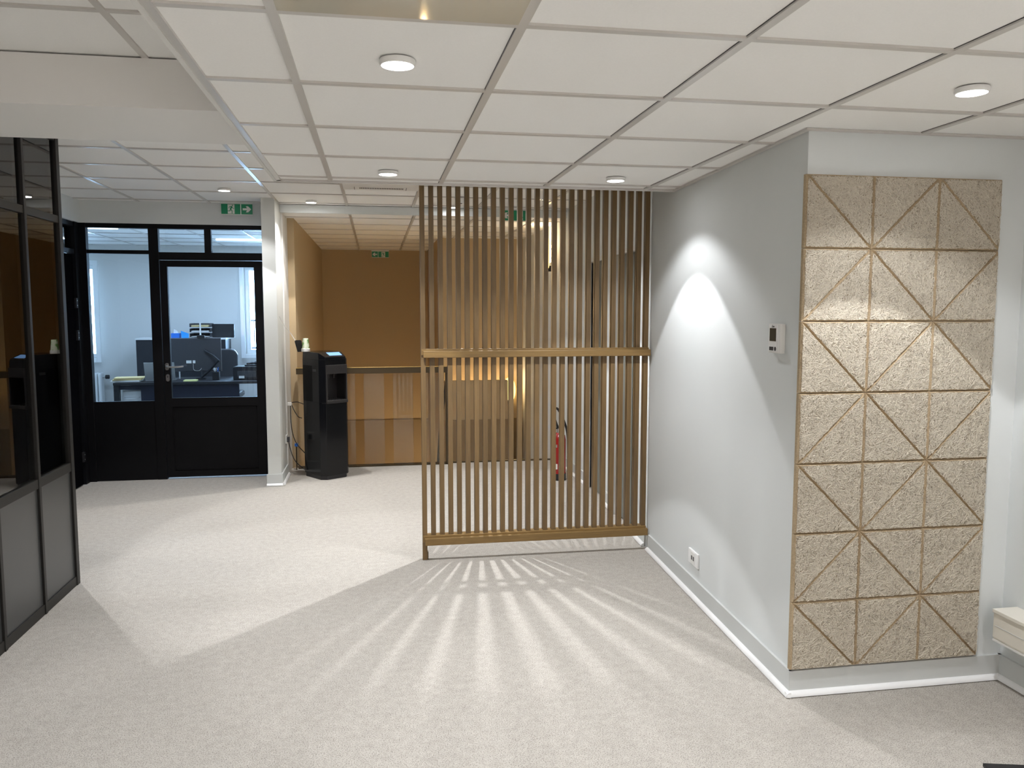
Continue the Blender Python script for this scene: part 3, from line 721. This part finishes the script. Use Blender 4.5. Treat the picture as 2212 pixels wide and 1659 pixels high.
# ------------------------------------------------------------------ ceiling cassette, smoke detector
cs = thing('ceiling_vent', 'white linear air vent in the high ceiling behind the low ceiling edge', 'vent', (.06, 6.42, ZA))
MB().box(-.30, .30, -.30, .30, -.012, .006).build('frame', M['white'], cs, bevel=.004)
for k in range(26):
    MB().box(-.17+.0135*k, -.162+.0135*k, .18, .235, -.0135, -.011).build('slot', M['black_matt'], cs)
for xx in (-.21, .20): MB().box(xx-.002, xx+.002, .15, .29, -.0135, -.011).build('joint', M['grey_dark'], cs)
sd = thing('smoke_detector', 'white round smoke detector between lattice slats on the high ceiling', 'smoke detector', (.755, 7.16, ZA))
MB().lathe([(.0, -.045), (.030, -.045), (.040, -.030), (.050, -.028), (.055, 0), (.0, 0)], n=28).build('body', M['white'], sd, smooth=True)
MB().lathe([(.0, -.050), (.012, -.050), (.014, -.044), (.0, -.044)], n=16).build('sensor', M['grey_dark'], sd, smooth=True)

# ------------------------------------------------------------------ water cooler
wc = thing('water_cooler', 'black floor standing water cooler with a blue lit display beside the column', 'water cooler', (-.505, 7.615, 0), math.atan2(.61, .79)-R(3))
Wd, Dp, Hh = .295, .335, 1.195
def outline(w_, d_, c=.045):
    return [(0.0+c, 0), (w_-c*.6, 0), (w_, c*.6), (w_, d_), (0, d_), (0, c)]
MB().prism(outline(Wd-.02, Dp-.02), 0, .035).build('plinth', M['black_matt'], wc)
# body with a dispensing niche in the front
bd = MB(); zc0, zc1 = .735, 1.075
bd.prism(outline(Wd, Dp), .035, zc0); bd.prism(outline(Wd, Dp), zc1, Hh-.06)
bd.box(0, .045, .045, Dp, zc0, zc1); bd.prism([(.045, 0), (.05, 0), (.05, .05), (0, .05), (0, .045)], zc0, zc1)
bd.box(0, Wd, .16, Dp, zc0, zc1); bd.prism([(Wd-.03, 0), (Wd-.027, 0), (Wd, .027), (Wd, .16), (Wd-.03, .16)], zc0, zc1)
bo = bd.build('body', M['black_gloss'], wc, bevel=.003)
# sloping top head
hdm = MB(); o6 = outline(Wd, Dp)
top = [(x_, y_, Hh-.06) for x_, y_ in o6]; hi = [(.046, .006, Hh-.034), (Wd-.028, .006, Hh-.034), (Wd-.003, .12, Hh+.006), (Wd-.003, Dp-.003, Hh+.011), (.003, Dp-.003, Hh+.011), (.003, .055, Hh+.006), (.075, .12, Hh+.006)]
hdm.add(top+hi, [(5, 4, 3, 2, 1, 0), (6, 7, 8, 12), (12, 8, 9, 10, 11), (6, 12, 11)]+[(i, (i+1) % 6, (i+1) % 6+6, i+6) for i in range(6)])
hdm.build('lid', M['black_gloss'], wc, bevel=.003)
nb = MB(); nb.box(.05, Wd-.03, .155, .16, zc0, zc1); nb.box(.05, .055, .01, .155, zc0, zc1); nb.box(Wd-.035, Wd-.03, .01, .155, zc0, zc1)
nb.build('niche_lining', M['cooler_grey'], wc)
fr = MB(); fr.box(.048, Wd-.02, -.010, .010, zc1-.075, zc1+.01); fr.box(.048, .062, -.010, .010, zc0, zc1-.07); fr.box(Wd-.034, Wd-.02, -.010, .010, zc0, zc1-.07)
fr.build('niche_frame', M['cooler_grey'], wc, bevel=.004)
dt = MB(); dt.prism([(.048, -.02), (Wd-.02, -.02), (Wd-.02, .15), (.048, .15)], zc0-.012, zc0+.018); dt.build('drip_tray', M['cooler_grey'], wc, bevel=.006)
g = MB()
for k in range(9): g.box(.062+.022*k, .070+.022*k, -.012, .14, zc0+.018, zc0+.021)
g.build('drip_grille', M['steel'], wc)
for xx in (.115, .175): MB().cyl((xx, .07, zc1-.12), .012, .05, 14).build('tap', M['cooler_grey'], wc)
sc_ = MB(); sc_.add([(.115, .035, Hh-.0222), (Wd-.045, .035, Hh-.0222), (Wd-.035, .105, Hh+.0024), (.12, .105, Hh+.0024)], [(0, 1, 2, 3)])
so3 = sc_.build('display', M['lcd_lit'], wc); so3.modifiers.new('solid', 'SOLIDIFY').thickness = .003
MB().box(-.001, .0005, .09, .15, 1.02, 1.045).build('side_grip', M['black_matt'], wc)
MB().box(.004, .006, -.0005, .001, .04, .9)
MB().box(.002, Wd-.005, -.001, .0015, .728, .731).build('seam', M['black_matt'], wc)
# cup stack on the cooler
def cup_mat():
    m, nt, b = new_mat('green_leaf_cup'); tc = nt.nodes.new('ShaderNodeTexCoord')
    n = nt.nodes.new('ShaderNodeTexNoise'); n.inputs['Scale'].default_value = 26; n.inputs['Detail'].default_value = 1
    nt.links.new(tc.outputs['Object'], n.inputs['Vector']); r = nt.nodes.new('ShaderNodeValToRGB'); e = r.color_ramp.elements
    e[0].position = .50; e[0].color = (.74, .80, .62, 1); e[1].position = .58; e[1].color = (.18, .42, .10, 1)
    nt.links.new(n.outputs['Fac'], r.inputs[0]); nt.links.new(r.outputs[0], b.inputs['Base Color']); b.inputs['Roughness'].default_value = .5; return m
M['cup'] = cup_mat()
cp = thing('paper_cup_stack', 'stack of pale green leaf pattern cups upside down on the water cooler', 'cups', (-.655, 7.80, 1.2072))
MB().lathe([(.0, 0), (.040, 0), (.041, .004), (.040, .028), (.037, .030), (.0, .030)], n=28).build('holder', M['white'], cp, smooth=True)
MB().lathe([(.0, .03), (.034, .03), (.034, .034), (.026, .122), (.024, .124), (.0, .120)], n=28).build('cups', M['cup'], cp, smooth=True)
fp = thing('raised_flap', 'small black flap raised behind the cup stack on the water cooler', 'flap', (-.708, 7.845, 1.202), R(38))
MB().prism([(-.03, 0), (.03, 0), (.012, .105), (.0, .112), (-.05, .112), (-.060, .100)], -.004, .004, axis='y').build('flap_plate', M['black_matt'], fp, bevel=.002)
tag(MB().tube(curve([(-.868, 7.62, 1.54), (-.83, 7.70, 1.45), (-.79, 7.80, 1.38), (-.752, 7.82, 1.312)]), .0035, 8).build('supply_tube', M['white'], smooth=True), 'thin white tube running down from the column to the water cooler', 'tube')
# cables and fittings behind the cooler
def cable(pts, r, m, name, label, cat):
    return tag(MB().tube(curve(pts), r, 8).build(name, m, smooth=True), label, cat)
pl = thing('power_plug', 'white power plug in the column side behind the water cooler', 'plug', (-.868, 8.02, .69))
MB().box(0, .050, -.02, .02, -.02, .012).build('plug_body', M['white'], pl, bevel=.004)
cable([(-.82, 8.02, .70), (-.76, 8.0, .705), (-.70, 7.95, .69), (-.67, 7.92, .69)], .004, M['black_matt'], 'power_cable', 'upper black cable looping from the plug to the water cooler', 'cable')
cable([(-.82, 8.02, .68), (-.79, 7.98, .62), (-.75, 7.93, .57), (-.715, 7.90, .56)], .004, M['black_matt'], 'power_cable', 'black cable hanging just under the white plug', 'cable')
cable([(-.835, 8.05, .675), (-.83, 8.06, .45), (-.79, 8.05, .30), (-.70, 7.99, .20)], .004, M['black_matt'], 'power_cable', 'long black cable dropping from the plug behind the cooler', 'cable')
cable([(-.855, 8.0, .36), (-.84, 7.98, .26), (-.79, 7.93, .14), (-.69, 7.86, .06)], .004, M['black_matt'], 'water_hose', 'black hose running from the low fitting down to the cooler', 'hose')
vf = thing('water_valve', 'small blue handled water valve low behind the cooler', 'valve', (-.80, 8.18, 0))
MB().cyl((0, 0, 0), .006, .25, 10).build('pipe', M['bronze'], vf); MB().lathe([(.0, .235), (.017, .24), (.019, .255), (.014, .27), (.0, .272)], n=16).build('valve_knob', M['blue'], vf, smooth=True)
wo = thing('wall_socket', 'small white wall socket low on the side of the column', 'socket', (-.868, 7.90, .36))
MB().box(0, .010, -.035, .035, -.04, .04).build('cover_plate', M['white'], wo, bevel=.003); MB().box(.010, .035, -.015, .015, -.03, .02).build('plug_body', M['grey_dark'], wo, bevel=.003)

# ------------------------------------------------------------------ office furniture
DX0, DX1, DY = -3.06, -1.34, 10.05
dk = thing('office_desk', 'dark office desk with a modesty panel seen through the glazing', 'desk', (DX0, DY, 0))
L = DX1-DX0
MB().box(0, L, 0, .78, .710, .740).build('tabletop', M['black_matt'], dk, bevel=.003)
MB().prism([(.06, .655), (.30, .655), (.30, .42), (L-.30, .42), (L-.30, .705), (.06, .705)], .03, .05, axis='y').build('modesty_panel', mat('navy_panel', (.010, .012, .024, 1), .5), dk)
for xx in (0.0, L-.06):
    for yy in (.02, .70): MB().box(xx, xx+.06, yy, yy+.06, 0, .71).build('leg', M['black_matt'], dk)
pd = thing('desk_pedestal', 'white drawer pedestal under the left end of the dark desk', 'drawer unit', (-2.99, 10.15, 0))
MB().box(0, .26, 0, .45, 0, .64).build('body', M['white'], pd, bevel=.004)
MB().box(.01, .25, -.012, 0, .44, .63).build('drawer', M['white_gloss'], pd, bevel=.003)
MB().tube([(.03, -.014, .56), (.03, -.035, .56), (.20, -.035, .56), (.20, -.014, .56)], .005, 8).build('drawer_handle', M['steel'], pd)
cb = thing('storage_cabinet', 'low dark cabinet with a white top behind the office desk', 'cabinet', (-3.20, 11.55, 0))
MB().box(0, 1.16, 0, .42, 0, 1.19).build('body', mat('anthracite_cabinet', (.018, .019, .024, 1), .45), cb)
MB().box(-.01, 1.17, -.01, .43, 1.19, 1.212).build('cabinet_top', M['white'], cb, bevel=.002)
MB().box(.575, .585, -.003, 0, .02, 1.18).build('door_gap', M['black_matt'], cb)
mn = thing('computer_monitor', 'large black monitor seen from behind on the office desk', 'monitor', (-2.19, 10.42, .74), R(4))
MB().box(-.29, .29, 0, .035, .10, .51).build('casing', M['grey_dark'], mn, bevel=.008)
MB().box(-.292, .292, .018, .020, .098, .512).build('bezel_edge', M['steel'], mn)
MB().box(-.29, .29, .035, .038, .10, .51).build('screen', M['black_gloss'], mn)
MB().box(-.12, -.06, -.003, 0, .20, .235).build('sticker', M['paper'], mn); MB().box(-.045, -.015, -.003, 0, .20, .235).build('sticker', M['paper'], mn)
MB().tube([(.10, -.02, .36), (.20, -.06, .30), (.27, -.10, .24), (.16, -.08, .12), (.05, -.02, .02)], .014, 8).build('monitor_arm', M['black_matt'], mn, smooth=True)
MB().cyl((.05, -.02, 0), .06, .02, 20).build('base', M['black_matt'], mn)
MB().tube(curve([(-.04, -.004, .19), (-.03, -.03, .12), (.03, -.04, .11), (.06, -.03, .14)]), .0018, 6).build('cable', M['paper'], mn)
wb = thing('webcam', 'small black webcam clipped on top of the large monitor', 'webcam', (-2.13, 10.41, 1.2515))
MB().box(-.045, .045, -.01, .02, 0, .035).build('body', M['black_matt'], wb, bevel=.006); MB().cyl((0, .020, .018), .008, .004, 12, 'y').build('lens', M['lcd'], wb)
m2 = thing('computer_monitor', 'small tilted black screen behind the letter trays', 'monitor', (-2.225, 11.72, 1.212), R(-6))
MB().box(-.02, .28, 0, .03, .0, .19).build('casing', M['black_matt'], m2, bevel=.004); MB().box(.10, .16, -.02, .08, -.0, .012).build('base', M['black_matt'], m2)
oc = thing('office_chair', 'black high back office chair behind the desk', 'chair', (-2.02, 10.95, 0))
mb = MB(); pts = [(-.22, .62), (.22, .62), (.235, 1.02), (.20, 1.075), (.15, 1.09), (-.15, 1.09), (-.20, 1.075), (-.235, 1.02)]
mb.prism(pts, -.03, .04, axis='y').build('backrest', M['grey_dark'], oc, bevel=.015)
MB().box(-.24, .24, 0, .46, .43, .51).build('seat', M['grey_dark'], oc, bevel=.03); MB().cyl((0, .22, .10), .03, .34, 16).build('column', M['steel'], oc)
for k in range(5):
    a = 2*math.pi*k/5+.3; MB().tube([(0, .22, .10), (.26*math.cos(a), .22+.26*math.sin(a), .06)], [.025, .015], 8).build('leg', M['black_matt'], oc)
    MB().cyl((.26*math.cos(a)-.012, .22+.26*math.sin(a), .03), .03, .024, 14, 'x').build('caster', M['black_matt'], oc)
lt = thing('letter_tray', 'stack of three clear letter trays with papers on the cabinet', 'letter tray', (-2.52, 11.62, 1.212))
for k in range(3):
    z = .012+k*.068
    tr = MB(); tr.box(0, .27, 0, .25, z, z+.003); tr.box(0, .004, 0, .25, z, z+.05); tr.box(.266, .27, 0, .25, z, z+.05); tr.box(0, .27, .246, .25, z, z+.05)
    tr.build('tray', M['grey_dark'], lt); MB().box(.13, .15, -.002, .003, z-.012, z+.062).build('divider', M['paper'], lt)
    MB().box(.02, .25, .01, .23, z+.004, z+.010+.008*k).build('papers', M['manila' if k == 2 else 'paper'], lt)
tb_ = thing('tissue_box', 'blue tissue box with a white tissue on the cabinet', 'tissue box', (-2.71, 11.62, 1.212))
MB().box(-.055, .055, 0, .11, 0, .065).build('box', M['blue'], tb_, bevel=.002)
mb = MB(); mb.add([(-.03, .05, .065), (.03, .06, .065), (.0, .09, .065), (-.025, .05, .12), (.012, .07, .10), (-.005, .06, .11)], [(0, 1, 4, 3), (1, 2, 5, 4), (2, 0, 3, 5), (3, 4, 5)]); mb.build('tissue', M['paper'], tb_)
bf = thing('blue_folder', 'bright blue folder leaning beside the letter trays', 'folder', (-2.60, 11.60, 1.212))
MB().add([(-.02, 0, 0), (.07, 0, 0), (.07, .01, .06), (-.035, .01, .10)], [(0, 1, 2, 3)]).add([(-.02, .006, 0), (.07, .006, 0), (.07, .016, .06), (-.035, .016, .10)], [(3, 2, 1, 0)]).build('cover', mat('bright_blue_card', (.02, .30, .75, 1), .5), bf)
lp2 = thing('laptop', 'open silver laptop on the left half of the office desk', 'laptop', (-2.575, 10.24, .74), R(4))
MB().box(-.17, .17, 0, .23, 0, .012).build('base', M['steel'], lp2, bevel=.003)
mb = MB(); mb.add([(-.17, 0, .012), (.17, 0, .012), (.17, -.07, .225), (-.17, -.07, .225), (-.17, .007, .014), (.17, .007, .014), (.17, -.063, .228), (-.17, -.063, .228)], [(0, 1, 2, 3), (7, 6, 5, 4), (0, 4, 5, 1), (3, 2, 6, 7), (0, 3, 7, 4), (1, 5, 6, 2)])
mb.build('lid', mat('silver_lid', (.42, .43, .42, 1), .4, metal=.3), lp2)
rg = random.Random(5)
for k, (cm, lab) in enumerate((('paper', 'white folder at the bottom of the pile on the desk'), ('manila', 'manila folder in the middle of the pile on the desk'), ('manila', 'manila folder on top of the pile on the desk'))):
    o = MB().box(-.16, .16, -.11, .11, 0, .016).build('document_folder', M[cm], bevel=.002)
    o.location = (-2.965+.015*k, 10.28, .7401+k*.017); o.rotation_euler = (0, 0, rg.uniform(-.25, .25)); tag(o, lab, 'folder', 'folders piled on the office desk')
tag(MB().box(-.075, .075, -.05, .05, 0, .016).build('note_pad', M['yellow'], loc=(-2.21, 10.16, .7401), bevel=.001), 'yellow note pad near the front edge of the desk', 'note pad')
pp = thing('pen_pot', 'black pen pot holding scissors and pens on the desk', 'pen pot', (-1.945, 10.32, .74))
MB().box(-.04, .04, -.04, .04, 0, .10).build('pot', M['black_matt'], pp, bevel=.004)
MB().tube([(-.01, 0, .08), (-.02, 0, .15)], .004, 6).build('pen', M['paper'], pp); MB().tube([(.02, 0, .08), (.025, 0, .155)], .004, 6).build('pen', M['blue'], pp)
for sx in (-.02, .0):
    MB().tube([(sx+.012*math.cos(a), 0, .13+.014*math.sin(a)) for a in [2*math.pi*i/14 for i in range(15)]], .003, 6).build('scissor_ring', M['white'], pp)
dp = thing('desk_printer', 'black desk phone and label printer block at the right end of the desk', 'printer', (-1.565, 10.24, .74), R(-3))
MB().prism([(-.17, 0), (.15, 0), (.17, .03), (.16, .13), (.12, .165), (-.16, .165), (-.175, .14)], 0, .22, axis='y').build('body', M['black_matt'], dp, bevel=.008)
MB().box(-.12, .10, -.004, 0, .03, .11).build('front_panel', M['grey_dark'], dp, bevel=.003); MB().box(-.10, -.035, -.006, -.003, .02, .05).build('sticker', M['paper'], dp)
ph = thing('telephone', 'black telephone handset resting on the printer', 'telephone', (-1.50, 10.30, .9052))
MB().box(-.10, .08, -.03, .05, 0, .02).build('base', M['black_matt'], ph, bevel=.005)
MB().tube(curve([(-.08, .01, .028), (-.02, .01, .035), (.05, .01, .038)]), [.013]*8+[.015]*5+[.022]*4, 10).build('handset', M['black_matt'], ph, smooth=True)
cable([(-1.325, 10.2, .75), (-1.315, 10.15, .68), (-1.32, 10.12, .55), (-1.315, 10.14, .46), (-1.32, 10.15, .02)], .008, M['black_matt'], 'phone_cable', 'coiled black cable hanging off the right end of the desk', 'cable')
ps = tag(MB().cyl((-2.425, 10.55, .7401), .008, .22, 12).build('desk_stand', M['white'], smooth=True), 'thin white post standing beside the laptop', 'stand')
# radiator
rd = thing('radiator', 'white cast iron column radiator under the left office window', 'radiator', (-4.29, 12.02, 0))
for k in range(9):
    xx = k*.058
    MB().box(xx, xx+.046, -.09, .05, .0, .72).build('section', M['white_gloss'], rd, bevel=.018)
MB().box(0, .52, -.03, 0, .17, .21).build('manifold', M['white_gloss'], rd); MB().cyl((.51, -.03, .66), .012, .06, 12, 'x').build('valve_stem', M['steel'], rd)
MB().cyl((.55, -.03, .66), .028, .05, 18, 'x').build('valve_knob', M['black_matt'], rd, bevel=.004)
# led strip lamps on office ceiling
for xx, yy, lab in ((-1.35, 8.75, 'white linear light on the office ceiling near the door'), (-3.1, 9.6, 'white linear light on the office ceiling over the left of the desk'), (-1.7, 10.9, 'white linear light on the office ceiling over the chair')):
    ls = thing('linear_light', lab, 'ceiling light', (xx, yy, ZB))
    MB().box(-.30, .30, -.02, .02, -.014, 0).build('diffuser', M['strip'], ls)
    l = bpy.data.lights.new('tube_lamp', 'AREA'); l.shape = 'RECTANGLE'; l.size = .58; l.size_y = .035; l.energy = 18; l.color = (.46, .66, 1)
    o = bpy.data.objects.new('tube_lamp', l); C.objects.link(o); o.parent = ls; o.location = (0, 0, -.018)

# ------------------------------------------------------------------ outside the office window
bl = thing('balcony_railing', 'black metal railing outside the right office window', 'railing', (-2.0, 12.75, 0))
MB().box(0, 1.2, 0, .03, 1.42, 1.45).build('top_rail', M['black_matt'], bl); MB().box(0, 1.2, 0, .03, 1.0, 1.03).build('bottom_rail', M['black_matt'], bl)
for k in range(10): MB().cyl((.05+.12*k, .015, 1.03), .008, .39, 8).build('baluster', M['black_matt'], bl)
rg = random.Random(8); mb = MB()
for k in range(900):
    c = Vector((rg.gauss(-.8, .45), rg.gauss(16.5, .5), rg.gauss(2.6, .9))); a = Vector((rg.uniform(-1, 1), rg.uniform(-1, 1), rg.uniform(-1, 1)))*.07; b = Vector((rg.uniform(-1, 1), rg.uniform(-1, 1), rg.uniform(-1, 1)))*.07
    mb.add([c, c+a, c+a+b, c+b], [(0, 1, 2, 3)])
tr = thing('tree', 'leafy tree outside the right office window', 'tree', (0, 0, 0)); mb.build('foliage', M['leaf'], tr)
MB().tube([(-.8, 16.5, -1), (-.75, 16.5, 1.2), (-.85, 16.5, 2.6)], [.12, .09, .04], 8).build('trunk', M['bronze'], tr)
